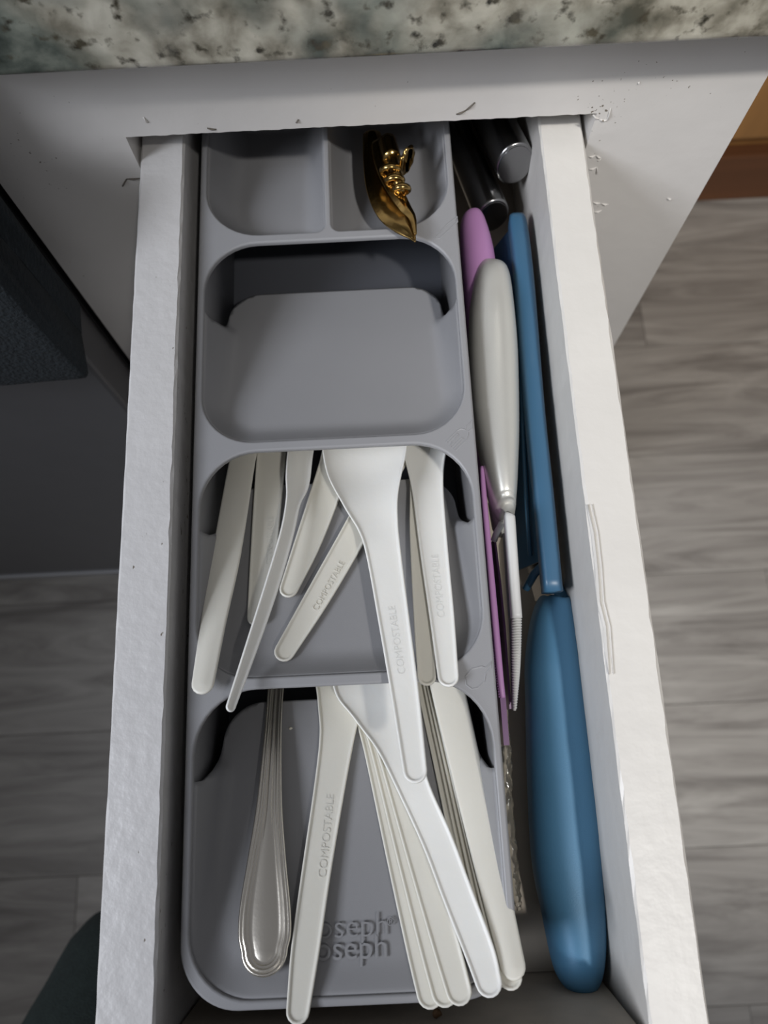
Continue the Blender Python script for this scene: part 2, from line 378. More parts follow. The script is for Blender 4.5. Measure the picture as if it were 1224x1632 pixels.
# ================================================================== DRAWER
FLO = -.0655
dr = empty('drawer', (0, -.12, FLO-.008), label='open white-painted wooden drawer with chipped edges, pulled out of the cabinet', cat='drawer')
def side_board(name, x0, x1, mt):
    bm = bmesh.new(); rnd = random.Random(int(x0*1e4)); N = 90; ys = [-.3585+(.16+.3585)*i/N for i in range(N+1)]
    ring = []
    for y in ys:
        j = [rnd.uniform(-.00030, .00030) for _ in range(4)]; e = .0009
        ring.append([bm.verts.new(q) for q in ((x0, y, -.077), (x0+j[3]*.4, y, -e), (x0+e+j[0], y, 0), (x0+.006, y, .0001), (x1-.006, y, .0001), (x1-e+j[1], y, 0), (x1+j[2]*.5, y, -e), (x1, y, -.077))])
    for a, b in zip(ring, ring[1:]):
        for k in range(8): bm.faces.new((a[k], a[(k+1) % 8], b[(k+1) % 8], b[k]))
    bm.faces.new(ring[0]); bm.faces.new(ring[-1][::-1])
    return link(name, bm_mesh(name, bm), mt, dr, smooth=False)
side_board('side_board', -.1011, -.0818, m_side)
side_board('side_board', .0747, .0937, m_sideR)
boxobj('bottom', (-.0818, .0747, -.339, .15, FLO-.008, FLO), m_drawb, dr, bev=0)
boxobj('front_board', (-.0808, .0732, -.3585, -.3392, -.077, 0), m_drawb, dr, bev=.0006)
boxobj('back_board', (-.0816, .0745, .142, .158, -.077, -.004), m_side, dr)
# torn strip of paint along the inner edge of the right side
bm = bmesh.new()
pts = [(924, 805), (931, 850), (940, 905), (951, 960), (957, 1000), (961, 1040), (967, 1075)]
for off, hgt, wd in ((0, .0007, .0007), (.0017, .0005, .0004)):
    pr = None
    for i, (px, py) in enumerate(pts):
        c = P(px, py, z=.0003); wv = wd*(1 if 0 < i < len(pts)-1 else .2)
        x = .0752+off+.0012*math.sin(i*1.1)**2
        cur = [bm.verts.new((x-wv, c.y, .0001)), bm.verts.new((x, c.y, .0002+hgt)), bm.verts.new((x+wv, c.y, .0001))]
        if pr:
            for k in range(2): bm.faces.new((pr[k], pr[k+1], cur[k+1], cur[k]))
        pr = cur
link('peeled_paint', bm_mesh('peeled_paint', bm), m_sideR, dr, smooth=False, label='ridge of peeled paint')

# ================================================================== ORGANIZER
OXL, OXR = -.0767, .0366; RZ = -.0085; OC = (OXL+OXR)/2; HWO = (OXR-OXL)/2
ridges = [-.0377, -.1343, -.2272]; OYF = -.3303; OYB = .066
org = empty('cutlery_organizer', (OC, -.13, FLO), label='grey plastic stepped cutlery organizer with four sloping trays lying in the drawer', cat='organizer')
def rrect(x0, x1, y0, y1, rf, rb, n=10):      # rf: front (low y) corner radius, rb: back radius
    p = []
    for cx_, cy_, r, a0 in ((x1-rb, y1-rb, rb, 0), (x0+rb, y1-rb, rb, 90), (x0+rf, y0+rf, rf, 180), (x1-rf, y0+rf, rf, 270)):
        for i in range(n+1):
            a = math.radians(a0+90*i/n); p.append((cx_+r*math.cos(a), cy_+r*math.sin(a)))
    return p
SL = .33
tiers = []
ix0, ix1 = OXL+.0030, OXR-.0030
for k in range(3):
    yb = ridges[k]; yf = (ridges[k+1]+.0042) if k < 2 else OYF+.0030
    tiers.append((yb, yf, rrect(ix0, ix1, yf, yb, .021, .0225)))
well = []
for xa, xb in ((ix0, OC-.0016), (OC+.0016, ix1)):
    well.append(rrect(xa, xb, ridges[0]+.0042, OYB-.003, .018 if 1 else 0, .010))
# the inner front corners of the two wells are tighter
def wellloop(xa, xb, left):
    y0, y1 = ridges[0]+.0042, OYB-.003; p = []
    ro, ri = .024, .004
    rl, rr = (ro, ri) if left else (ri, ro)
    for cx_, cy_, r, a0 in ((xb-.008, y1-.008, .008, 0), (xa+.008, y1-.008, .008, 90), (xa+rl, y0+rl, rl, 180), (xb-rr, y0+rr, rr, 270)):
        for i in range(11):
            a = math.radians(a0+9*i); p.append((cx_+r*math.cos(a), cy_+r*math.sin(a)))
    return p
wells = [wellloop(ix0, OC-.0014, True), wellloop(OC+.0014, ix1, False)]
outer = rrect(OXL, OXR, OYF, OYB, .020, .012, 14)
rim = plate('rim', [outer]+[t[2] for t in tiers]+wells, RZ-.0030, RZ, .0009, m_org, org)
for p_ in rim.data.polygons: p_.use_smooth = abs(p_.normal.z) < .999
# outer shell
def shell(name, loop, z0, z1, inset0, mt, parent):
    n = len(loop); vs = []; fs = []
    c = Vector((OC, (OYF+OYB)/2))
    def ins(p, d): return (p[0]+(d if p[0] < c.x else -d), p[1]+(d if p[1] < c.y else -d))
    for d, z in ((.0006, z1), (inset0, z0), (inset0+.0015, z0), (.0021, z1)):
        for p in loop: q = ins(p, d); vs.append((q[0], q[1], z))
    for r in range(3):
        for j in range(n): fs.append((r*n+j, r*n+(j+1) % n, (r+1)*n+(j+1) % n, (r+1)*n+j))
    o = link(name, mesh(name, vs, fs), mt, parent); return o
shell('outer_wall', outer, FLO+.0002, RZ-.0025, .0022, m_org, org)
plate('base', [rrect(OXL+.003, OXR-.003, OYF+.003, OYB-.003, .018, .01)], FLO+.0001, FLO+.0015, .0002, m_orgdark, org)
def dist_to(loop, pts):
    A = np.array(loop); B = np.roll(A, -1, 0); d = B-A; L = (d*d).sum(1); L[L == 0] = 1e-12
    Pn = np.array(pts)[:, None, :]; t = np.clip(((Pn-A)*d).sum(2)/L, 0, 1); q = A+t[..., None]*d
    return np.sqrt(((Pn-q)**2).sum(2)).min(1)
def dist_open(line, pts):
    A = np.array(line[:-1]); d = np.array(line[1:])-A; L = (d*d).sum(1); L[L == 0] = 1e-12
    Pn = np.array(pts)[:, None, :]; t = np.clip(((Pn-A)*d).sum(2)/L, 0, 1); q = A+t[..., None]*d
    return np.sqrt(((Pn-q)**2).sum(2)).min(1)
def inside(loop, pts):
    A = np.array(loop); B = np.roll(A, -1, 0); Pn = np.array(pts); r = np.zeros(len(Pn), bool)
    for a, b in zip(A, B):
        if a[1] == b[1]: continue
        c = ((a[1] > Pn[:, 1]) != (b[1] > Pn[:, 1])) & (Pn[:, 0] < (b[0]-a[0])*(Pn[:, 1]-a[1])/(b[1]-a[1])+a[0]); r ^= c
    return r
def dish(name, dom, hole, yb, mt, parent, fr=.008, slope=SL, back=-.0425, rail=None):
    """sloping tray floor: domain dom, rising to the rim along hole with a soft fillet"""
    dm = [(x*1000, y*1000) for x, y in dom]
    xs = [p[0] for p in dm]; ys = [p[1] for p in dm]
    g = [(x, y) for x in np.arange(min(xs), max(xs), 1.6) for y in np.arange(min(ys), max(ys), 1.6)]
    # extra rows close to the rim
    hm = [(x*1000, y*1000) for x, y in hole]; H_ = np.array(hm); c = H_.mean(0)
    nx = np.roll(H_, -1, 0)-np.roll(H_, 1, 0); nn = np.stack([-nx[:, 1], nx[:, 0]], 1); nn /= np.linalg.norm(nn, axis=1)[:, None]+1e-9
    # resample the hole outline
    R_ = []
    for a, b in zip(hm, hm[1:]+hm[:1]):
        L = math.dist(a, b); m_ = max(1, int(L/1.8))
        if L < .01: continue
        d = ((b[0]-a[0])/L, (b[1]-a[1])/L)
        for i in range(m_):
            q = (a[0]+(b[0]-a[0])*i/m_, a[1]+(b[1]-a[1])*i/m_)
            for o_ in (.8, 1.6, 2.4): R_.append((q[0]-d[1]*o_, q[1]+d[0]*o_))
    g = [q for q, dd in zip(g, dist_to(hm, g)) if dd > 3.2]+R_
    ins = inside(dm, g); dd = dist_to(dm, g); g = [q for q, a, b in zip(g, ins, dd) if a and b > .5]
    # densify the boundary
    bd = []
    for a, b in zip(dm, dm[1:]+dm[:1]):
        L = math.dist(a, b); m_ = max(1, int(L/1.8))
        if L < .01: continue
        for i in range(m_): bd.append((a[0]+(b[0]-a[0])*i/m_, a[1]+(b[1]-a[1])*i/m_))
    pts = [Vector(p) for p in bd+g]; ed = [(i, (i+1) % len(bd)) for i in range(len(bd))]
    v, e, f, *_ = delaunay_2d_cdt(pts, ed, [], 1, 1e-4)
    P2 = [(p[0], p[1]) for p in v]; d = (dist_to(hm, P2) if rail is None else dist_open([(x*1000, y*1000) for x, y in rail], P2))/1000
    vs = []
    for (x, y), q in zip(P2, d):
        y_ = y/1000; dep = RZ-(back-slope*(y_-(yb-.0033))); t = min(1, q/fr); s = 1-(1-t)**2.2
        vs.append((x/1000, y_, RZ-.0009-dep*s if q > 1e-5 else RZ-.0012))
    me = mesh(name, vs, [tuple(q) for q in f]); bm = bmesh.new(); bm.from_mesh(me)
    for fc in bm.faces:
        if fc.normal.z < 0: fc.normal_flip()
    bm.to_mesh(me); bm.free()
    o = link(name, me, mt, parent)
    s = o.modifiers.new('sol', 'SOLIDIFY'); s.thickness = .0011; s.offset = -1
    return o
for k, (yb, yf, hole) in enumerate(tiers):
    # tongue outline: along the rim up to the slot ends, then inset with a rounded back end
    yslot = yb-.031
    fronts = [p for p in hole if p[1] < yslot]
    fronts.sort(key=lambda p: math.atan2(p[1]-(yf+.03), p[0]-OC))   # left-front-right
    left = [p for p in fronts if p[0] < OC]; right = [p for p in fronts if p[0] >= OC]
    dom = [(ix0, yslot)]+sorted(left, key=lambda p: (-p[1], p[0]))+sorted(right, key=lambda p: (p[1], p[0]))+[(ix1, yslot)]
    rail = list(dom)
    ye = yb-.0033; rc = .0155; wI = .0040
    dom += [(ix1-.0008, yslot-.0004), (ix1-.0018, yslot-.0002), (ix1-.0024, yslot+.001), (ix1-wI+.0008, yslot+.006)]
    for i in range(11): a = math.radians(9*i); dom.append((ix1-wI-rc+rc*math.cos(a), ye-rc+rc*math.sin(a)))
    for i in range(11): a = math.radians(90+9*i); dom.append((ix0+wI+rc+rc*math.cos(a), ye-rc+rc*math.sin(a)))
    dom += [(ix0+wI-.0008, yslot+.006), (ix0+.0024, yslot+.001), (ix0+.0018, yslot-.0002), (ix0+.0008, yslot-.0004)]
    dish('tray_floor', dom, hole, yb, m_org, org, fr=.010, rail=rail)
for lp in wells:
    dish('tray_floor', lp, lp, .066, m_org, org, fr=.012, slope=.26, back=-.044)
# divider between the two back wells
bm = bmesh.new(); box(bm, OC-.0013, OC+.0013, ridges[0]+.0055, OYB-.002, -.0, RZ-.0006)
for v_ in bm.verts:
    if v_.co.z > RZ: v_.co.z = (-.0415 if v_.co.y > 0 else -.0125)
bmesh.ops.recalc_face_normals(bm, faces=bm.faces); link('divider', bm_mesh('divider', bm), m_org, org, smooth=False)
# moulded lettering on the front tray floor
ang = math.atan(SL); a4 = -.0425+SL*(tiers[2][0]-.0033)
def logo_mat(px, py, lift=.00005):
    c = PT(px, py, a4+lift, -SL)
    return Matrix.Translation(c) @ Matrix.Rotation(-ang, 4, 'X')
text_mesh('lettering', 'joseph', .0104, .00008, m_org, logo_mat(494, 1497), org, off=-.00012)
text_mesh('lettering', 'joseph', .0104, .00008, m_org, logo_mat(491, 1532), org)
text_mesh('lettering', '®', .0036, .00007, m_org, logo_mat(617, 1476), org)
# moulded symbols beside each step
def outline_icon(name, pts, closed=True, r=.00032):
    bm = bmesh.new(); q = [P(*p, z=RZ+.00002) for p in pts]; n = len(q)
    pr = None; rings = []
    for i in range(n):
        a = q[i-1] if (i or closed) else q[i]; b = q[(i+1) % n] if (i < n-1 or closed) else q[i]
        t = (b-a).normalized(); s = Vector((-t.y, t.x, 0))
        rings.append([bm.verts.new(q[i]-s*r*1.3), bm.verts.new(q[i]+Vector((0, 0, r*.5))), bm.verts.new(q[i]+s*r*1.3)])
    for i in range(n if closed else n-1):
        a, b = rings[i], rings[(i+1) % n]
        for k in range(2): bm.faces.new((a[k], a[k+1], b[k+1], b[k]))
    return link(name, bm_mesh(name, bm), m_org, org, smooth=False)
outline_icon('fork_symbol', [(753, 669), (743, 680), (742, 685), (735, 683), (729, 686), (711, 704), (714, 706), (729, 691), (731, 693), (717, 711), (720, 713), (736, 697), (739, 699), (723, 716), (726, 718), (743, 701), (746, 694), (746, 688), (752, 683)], True)
outline_icon('spoon_symbol', [(783, 1055), (774, 1064), (768, 1062), (752, 1066), (742, 1078), (743, 1091), (752, 1098), (762, 1096), (772, 1086), (774, 1074), (782, 1064)], True)
outline_icon('knife_symbol', [(729, 345), (712, 358), (694, 379), (700, 380), (716, 366), (729, 353)], True)

# ================================================================== WHITE BIOPLASTIC CUTLERY
LIP3, LIP4 = ridges[2]+.002, OYF+.0025
def plane(tier, off, slope):
    ylip = {3: LIP3, 4: LIP4}[tier]; a = RZ+off+slope*ylip; return a, -slope       # rests on the front lip
def fplane(tier, off): return -.0425+off+SL*({2: ridges[0], 3: ridges[1], 4: ridges[2]}[tier]-.0033), -SL   # lies on the tray floor
def stations(pts, pl_, ext=None, lift=0):
    st = []
    for i, p in enumerate(pts):
        px, py, wpx = p[:3]; b = p[3] if len(p) > 3 else 0
        q = PT(px, py, *pl_); sc = (PT(px+1, py, *pl_)-q).length
        st.append((q.x, q.y, q.z, wpx/2*sc, b))
    # pull the last centre back so that the round tip ends on the measured point
    a = Vector(st[-2][:3]); b = Vector(st[-1][:3]); d = (b-a).normalized(); e = b-d*st[-1][3]; st[-1] = (e.x, e.y, e.z, st[-1][3], st[-1][4])
    if ext:                                      # head hidden under the step: (distance, half width, bowl)
        a = Vector(st[0][:3]); b = Vector(st[1][:3]); d = (a-b).normalized(); hd = []
        for L, hw_, bo in ext:
            q = a+d*L; hd.append((q.x, q.y, q.z, hw_, bo))
        st = hd[::-1]+st
    return st
def lettering(s, p0, p1, pl_, h, parent, lift=.0):
    a = PT(*p0, *pl_); b = PT(*p1, *pl_); x = (b-a); L = x.length; x.normalize(); up = Vector((0, 0, 1)); y = up.cross(x).normalized(); z = x.cross(y)
    mw = Matrix((( x.x, y.x, z.x, a.x), (x.y, y.y, z.y, a.y), (x.z, y.z, z.z, a.z+lift), (0, 0, 0, 1))) @ Matrix.Translation((0, -h*.35, 0))
    return text_mesh('embossed_lettering', s, h, .00005, parent.data.materials[0], mw, parent, off=0)
def util(name, label, cat, pts, pl_, ext, group, mt=None, text=None, **k):
    st = stations(pts, pl_, ext)
    o = strip(name, st, mt or m_white, None, label=label, cat=cat, group=group, **k)
    if text: lettering(text[0], text[1], text[2], pl_, text[3], o, -.00042)
    return o
G3, G4 = 'white bioplastic cutlery in the third tray', 'white bioplastic cutlery in the front tray'
KN = [(.030, .0062, 0), (.062, .0075, 0), (.075, .0050, 0)]
SP = [(.018, .0150, .003), (.036, .0165, .0045), (.050, .0125, .003)]
FK = [(.020, .0120, .001), (.040, .0125, .001), (.052, .0115, 0)]
util('plastic_utensil', 'smooth white plastic handle leaning leftmost in the third tray', 'utensil',
     [(390, 718, 40), (383, 750, 42), (361, 880, 46), (341, 985, 41), (320, 1106, 36)], plane(3, .0060, .36), KN, G3, m_white2, style='smooth')
util('plastic_utensil', 'white embossed handle second from left in third tray, tip behind the tilted spoon', 'utensil',
     [(433, 716, 46), (427, 790, 45), (419, 890, 41), (408, 997, 32)], fplane(3, .0022), KN, G3, m_white2, text=('COMPOSTABLE', (428, 900), (434, 730), .0035))
util('plastic_utensil', 'white handle under the tilted spoon, its round tip pointing down left above tray centre', 'utensil',
     [(540, 716, 52), (517, 790, 48), (489, 868, 42), (455, 951, 30)], fplane(3, .0022), FK, G3, m_white2)
util('plastic_utensil', 'white handle lying diagonally in the third tray, coming out from under the large spoon', 'utensil',
     [(620, 745, 44), (571, 838, 43), (510, 945, 41), (445, 1052, 33)], fplane(3, .0022), [(.015, .0075, 0), (.035, .0095, 0), (.047, .0085, 0)], G3, m_white2, text=('COMPOSTABLE', (500, 972), (560, 868), .0035))
util('plastic_spoon', 'narrow white plastic spoon tilted on its side, handle pointing down left across the third tray', 'spoon',
     [(480, 712, 46, .002), (475, 765, 42, .002), (468, 800, 26, .001), (458, 850, 24), (435, 930, 25), (402, 1030, 22), (366, 1134, 16)], plane(3, .0075, .36), [(.018, .0085, .003), (.030, .0075, .002)], G3, m_white, roll=.62)
util('plastic_utensil', 'white handle rightmost but one in the third tray, half under the wider one beside it', 'utensil',
     [(668, 716, 36), (671, 850, 36), (676, 980, 34), (681, 1092, 30)], plane(3, .0016, .375), SP, G3, m_white2)
util('plastic_utensil', 'white plastic handle rightmost in the third tray with a flared neck', 'utensil',
     [(676, 706, 76, .0015), (678, 742, 60, .001), (682, 785, 50), (692, 880, 45), (704, 980, 40), (716, 1094, 34)], plane(3, .0036, .375), [(.012, .0125, .001), (.030, .0130, 0)], G3, m_white,
     text=('COMPOSTABLE', (703, 985), (684, 800), .0042))
util('plastic_spoon', 'largest white plastic spoon on top of the third tray, handle crossing into the front tray', 'spoon',
     [(581, 700, 136, .0045), (582, 745, 124, .0045), (590, 792, 92, .0022), (602, 836, 66, .0008), (611, 880, 56, 0), (628, 990, 50, 0), (646, 1110, 45, 0), (664, 1248, 39, 0)], plane(3, .0085, .34), [(.012, .0168, .0045), (.026, .0130, .003)], G3, m_white,
     text=('COMPOSTABLE', (640, 1075), (614, 900), .0040))

util('plastic_utensil', 'white handle in the front tray between the steel handle and the lettering', 'utensil',
     [(541, 1092, 76, .001), (541, 1130, 68, .0006), (537, 1175, 56), (526, 1250, 50), (504, 1390, 47), (487, 1510, 46), (472, 1634, 38)], plane(4, .0022, .36), [(.012, .0130, .003), (.030, .0160, .004), (.044, .0120, .003)], G4, m_white2,
     text=('COMPOSTABLE', (512, 1400), (530, 1225), .0042))
GF = 'fanned white handles in the middle of the front tray'
for i, (off, a, b, lab) in enumerate([(.0014, (588, 1120), (690, 1609), 'lowest and leftmost of the three fanned white handles in the front tray'),
                                      (.0031, (596, 1120), (714, 1606), 'middle one of the three fanned white handles in the front tray'),
                                      (.0048, (603, 1120), (738, 1603), 'uppermost and rightmost of the three fanned white handles in the front tray')]):
    f = lambda t, a=a, b=b: (a[0]+(b[0]-a[0])*t, a[1]+(b[1]-a[1])*t)
    util('plastic_utensil', lab, 'utensil', [(*f(0), 60, .001), (*f(.09), 50, .0005), (*f(.2), 47), (*f(.5), 47), (*f(.8), 45), (*f(1), 42)], plane(4, off, .36), [(.015, .0145, .003), (.032, .0160, .004), (.045, .0120, .003)], G4, m_white2)
for i, (off, a, b, wd, lab) in enumerate([(.0014, (690, 1096), (786, 1562), 44, 'lowest white handle of the stack at the right of the front tray'),
                                          (.0031, (700, 1096), (797, 1572), 44, 'second lowest white handle of the stack at the right of the front tray'),
                                          (.0048, (706, 1096), (808, 1574), 45, 'middle white handle of the stack at the right of the front tray'),
                                          (.0065, (712, 1096), (818, 1579), 45, 'second highest white handle of the right stack, its tip showing below the top one'),
                                          (.0082, (712, 1092), (823, 1563), 47, 'topmost broad smooth white handle of the stack at the right of the front tray')]):
    f = lambda t, a=a, b=b: (a[0]+(b[0]-a[0])*t, a[1]+(b[1]-a[1])*t)
    util('plastic_utensil', lab, 'utensil', [(*f(0), wd+6), (*f(.25), wd+4), (*f(.6), wd+2), (*f(1), wd-6)], plane(4, off, .36), KN, G4, m_white2, style='smooth' if i == 4 else 'rim')
util('plastic_spoon', 'white spoon with wide shoulder lying diagonally on top of the front tray pile', 'spoon',
     [(600, 1088, 134, .002), (613, 1130, 100, .002), (633, 1180, 72, .001), (658, 1252, 52), (697, 1340, 50), (728, 1422, 50), (764, 1516, 49), (786, 1590, 43)], plane(4, .0092, .34), [(.014, .0160, .004), (.030, .0125, .003)], G4, m_white)

# ================================================================== STEEL FORK
pl_ = fplane(4, .0028)
st = stations([(440, 1085, 26), (437, 1130, 26), (435, 1180, 29), (431, 1280, 41), (427, 1370, 62), (424, 1440, 80), (423, 1485, 84), (421, 1556, 76)], pl_, [(.02, .0028, 0), (.04, .0035, 0), (.055, .010, .002), (.085, .012, .003)])
st = [(x, y, z+.0035*math.sin(min(1, max(0, (-.23-y)/.09))*math.pi*.9), h, b) for x, y, z, h, b in st]
strip('steel_utensil', st, m_steel, None, style='thread', th=.0016, close=14, label='polished steel cutlery handle with triple threaded border on the left of the front tray', cat='utensil')

# ================================================================== GOLD ORNATE KNIFE
gp = (-.0085+.0045+.22*-.0377, -.22)
gk = empty('gold_utensil', PT(640, 350, *gp), label='small ornate gold utensil with beaded twist stem in the back right well', cat='utensil')
def gst(pts, dz=0):
    o = stations(pts, gp); return [(x, y, z+dz, h, b) for x, y, z, h, b in o]
strip('blade', gst([(593, 215, 30), (600, 262, 42, .001), (609, 300, 50, .001), (624, 335, 50, .0006), (641, 358, 36), (655, 374, 16), (662, 384, 4)]), m_gold, gk, style='blade', th=.0012)
strip('blade_back', gst([(607, 235, 30), (614, 270, 30), (628, 305, 26), (645, 335, 20), (657, 352, 12), (662, 378, 5)], .0022), m_gold, gk, style='blade', th=.001)
for i, (px, py, r) in enumerate([(622, 272, .0040), (629, 288, .0036), (640, 302, .0032)]):
    c = PT(px, py, gp[0]+.006, gp[1]); bm = bmesh.new(); n, m_ = 20, 10; ring = []
    for a in range(n):
        A = 2*math.pi*a/n; ring.append([bm.verts.new(c+Vector((math.cos(A)*(r+.0011*math.cos(B)), .0016*math.sin(B)-.25*r*math.sin(A), math.sin(A)*(r+.0011*math.cos(B))))) for B in [2*math.pi*b/m_ for b in range(m_)]])
    for a in range(n):
        for b in range(m_): bm.faces.new((ring[a][b], ring[(a+1) % n][b], ring[(a+1) % n][(b+1) % m_], ring[a][(b+1) % m_]))
    link('bead', bm_mesh('bead', bm), m_gold, gk)
A, B = PT(618, 228, gp[0]+.007, gp[1]), PT(640, 306, gp[0]+.005, gp[1])
tube('stem', [A+(B-A)*t for t in (0, .3, .6, 1)], .0026, m_gold, gk)
tube('collar', [A+(B-A)*t for t in (-.05, .0, .28, .33)], .0042, m_gold, gk, n=8)
c = PT(648, 256, gp[0]+.008, gp[1]); bm = bmesh.new(); n, m_ = 48, 8; ring = []      # scalloped rosette
for a in range(n):
    A_ = 2*math.pi*a/n; R_ = .0062*(1+.07*math.cos(8*A_))
    ring.append([bm.verts.new(c+Vector((math.sin(B)*.0011+math.cos(A_)*R_*.45, math.cos(A_)*(R_*.6+.0011*math.cos(B)), math.sin(A_)*(R_+.0011*math.cos(B))*1.0))) for B in [2*math.pi*b/m_ for b in range(m_)]])
for a in range(n):
    for b in range(m_): bm.faces.new((ring[a][b], ring[(a+1) % n][b], ring[(a+1) % n][(b+1) % m_], ring[a][(b+1) % m_]))
bm.faces.new([r_[2] for r_ in ring])
link('rosette', bm_mesh('rosette', bm), m_gold, gk)

# ================================================================== RIGHT CHANNEL
def capsule_rows(rows, z, hz, tipn=6):
    """rows: (px left, px right, py) measured outline of a body centred at height z -> loft stations"""
    st = []
    for l, r, py, *zz in rows:
        zc = zz[0] if zz else z; h = zz[1] if len(zz) > 1 else hz
        a = P(l, py, z=zc); b = P(r, py, z=zc); st.append(((a.x+b.x)/2, (a.y+b.y)/2, zc, (b-a).length/2, h))
    return st
def body(name, rows, z, hz, mt, parent, n=32, pw=2.2, **k):
    S = crom(capsule_rows(rows, z, hz), 6)
    return loft(name, [((s[0], s[1], s[2]), max(s[3], .0002), max(s[4], .0002)) for s in S], mt, parent, n, pw, side=(1, 0, 0), **k)
def bar(name, pts, wpx_h, mt, parent, **k):
    """flat-topped rounded bar; pts (px,py,z,halfwidth,halfheight)"""
    S = crom([(*P(px, py, z=z), hw_, hh) for px, py, z, hw_, hh in pts], 8)
    return loft(name, [((s[0], s[1], s[2]), s[3], s[4]) for s in S], mt, parent, 24, wpx_h, side=(1, 0, 0), **k)
def sheet(name, top, depth, lean, th, mt, parent, holes=None, **k):
    """side wall of a sheath / blade hanging below a top line: top points (px,py,z); lean = x shift at the bottom"""
    bm = bmesh.new(); rr = []
    for px, py, z, dp in top:
        a = P(px, py, z=z); b = a+Vector((lean*dp/depth, 0, -dp)); rr.append([bm.verts.new(q) for q in (a, b, b+Vector((th, 0, 0)), a+Vector((th, 0, 0)))])
    for a, b in zip(rr, rr[1:]):
        for i in range(4): bm.faces.new((a[i], a[(i+1) % 4], b[(i+1) % 4], b[i]))
    bm.faces.new(rr[0]); bm.faces.new(rr[-1][::-1])
    return link(name, bm_mesh(name, bm), mt, parent, smooth=False, **k)

# blue knife
bk = empty('sheathed_knife', P(900, 1000, z=FLO), label='large knife with teal blue handle at the front and blue blade guard', cat='knife', group='coloured knives with blade guards')
zb = -.0500
body('handle', [(882, 894, 942, zb+.004, .004), (866, 908, 948, zb+.003, .009), (848, 917, 985, zb+.001, .012), (838, 926, 1050), (838, 934, 1110), (841, 953, 1248), (848, 962, 1371), (864, 964, 1454), (876, 962, 1515), (886, 957, 1552, zb, .0125), (898, 946, 1572, zb, .009), (914, 930, 1580, zb, .003)], zb, .0150, m_blue, bk)
sm = [P(px, py, z=-.0385) for px, py in ((912, 1110), (921, 1200), (929, 1300), (933, 1400))]
bar('guard_spine', [(823, 352, -.030, .0030, .003), (825, 362, -.029, .0042, .0045), (835, 450, -.029, .0043, .005), (851, 650, -.030, .0042, .005), (866, 800, -.031, .0042, .005), (880, 944, -.032, .0040, .005)], 4.0, m_bluep, bk)
sheet('guard_side', [(815, 362, -.032, .020), (825, 450, -.032, .027), (841, 650, -.033, .028), (856, 800, -.034, .028), (866, 892, -.035, .024)], .03, -.012, .0012, m_bluep, bk, label='deep blue side wall')
tube('guard_rib', [P(px, py, z=z) for px, py, z in ((829, 560, -.036), (834, 700, -.037), (840, 820, -.038), (845, 886, -.041))], .0010, m_bluep, bk, n=8)
tube('guard_rib', [P(px, py, z=z) for px, py, z in ((818, 560, -.036), (829, 560, -.036))], .0010, m_bluep, bk, n=8)
tube('guard_strap', [P(px, py, z=z) for px, py, z in ((868, 898, -.036), (852, 914, -.042), (838, 938, -.048))], .0018, m_bluep, bk, n=10)
sheet('blade', [(838, 440, -.034, .020), (854, 700, -.035, .020), (868, 880, -.036, .020), (878, 948, -.038, .016)], .03, -.007, .0014, m_brush, bk, label='steel blade')

# silver knife
sk = empty('sheathed_knife', P(800, 800, z=FLO), label='knife with matt silver handle and pale grey ribbed blade guard', cat='knife', group='coloured knives with blade guards')
body('handle', [(775, 797, 421, -.029, .002), (763, 806, 427, -.029, .007), (755, 813, 450, -.029, .011), (748, 819, 500), (747, 824, 560), (751, 826, 640), (759, 826, 700), (770, 824, 755), (780, 822, 795, -.029, .0125), (788, 822, 812, -.028, .0105), (795, 821, 820, -.027, .006)], -.029, .0135, m_silver, sk, pw=2.3)
body('bolster', [(778, 812, 800, -.036, .008), (782, 812, 826, -.038, .009), (785, 806, 846, -.040, .006), (790, 798, 852, -.041, .002)], -.038, .009, m_silver, sk)
bar('guard_spine', [(812, 822, -.0185, .0020, .002), (812, 828, -.0185, .0022, .003), (815, 870, -.019, .00215, .003), (819, 930, -.021, .00215, .003), (823, 985, -.023, .00215, .003)], 3.2, m_grey, sk)
bm = bmesh.new()
for i in range(34):
    t = i/33; q = P(823.5-.5*t-3*t*t, 988+140*t, z=-.0235-.012*t); wd = .00215*(1-.55*t*t); q2 = q
    r = bmesh.ops.create_uvsphere(bm, u_segments=10, v_segments=6, radius=1)
    for v in r['verts']: v.co = Vector((q.x+v.co.x*wd, q.y+v.co.y*.00075, q.z+v.co.z*.0022))
link('guard_ribs', bm_mesh('guard_ribs', bm), m_grey, sk, kind='stuff')
bar('guard_core', [(823, 984, -.0245, .0018, .002), (823, 1060, -.030, .0015, .002), (819, 1130, -.0362, .0007, .002)], 3, m_grey, sk)
tube('guard_strap', [P(px, py, z=z) for px, py, z in ((800, 834, -.028), (792, 848, -.031), (787, 862, -.033))], .0014, m_grey, sk, n=10)
sheet('guard_side', [(787, 856, -.034, .020), (796, 930, -.036, .020), (803, 1000, -.038, .018), (812, 1130, -.042, .012)], .02, .000, .0008, m_lavs, sk, label='mauve translucent side wall')
sheet('blade', [(801, 850, -.030, .022), (806, 930, -.031, .022), (812, 1010, -.033, .02), (816, 1120, -.038, .012)], .02, .001, .0010, m_brush, sk, label='steel blade')

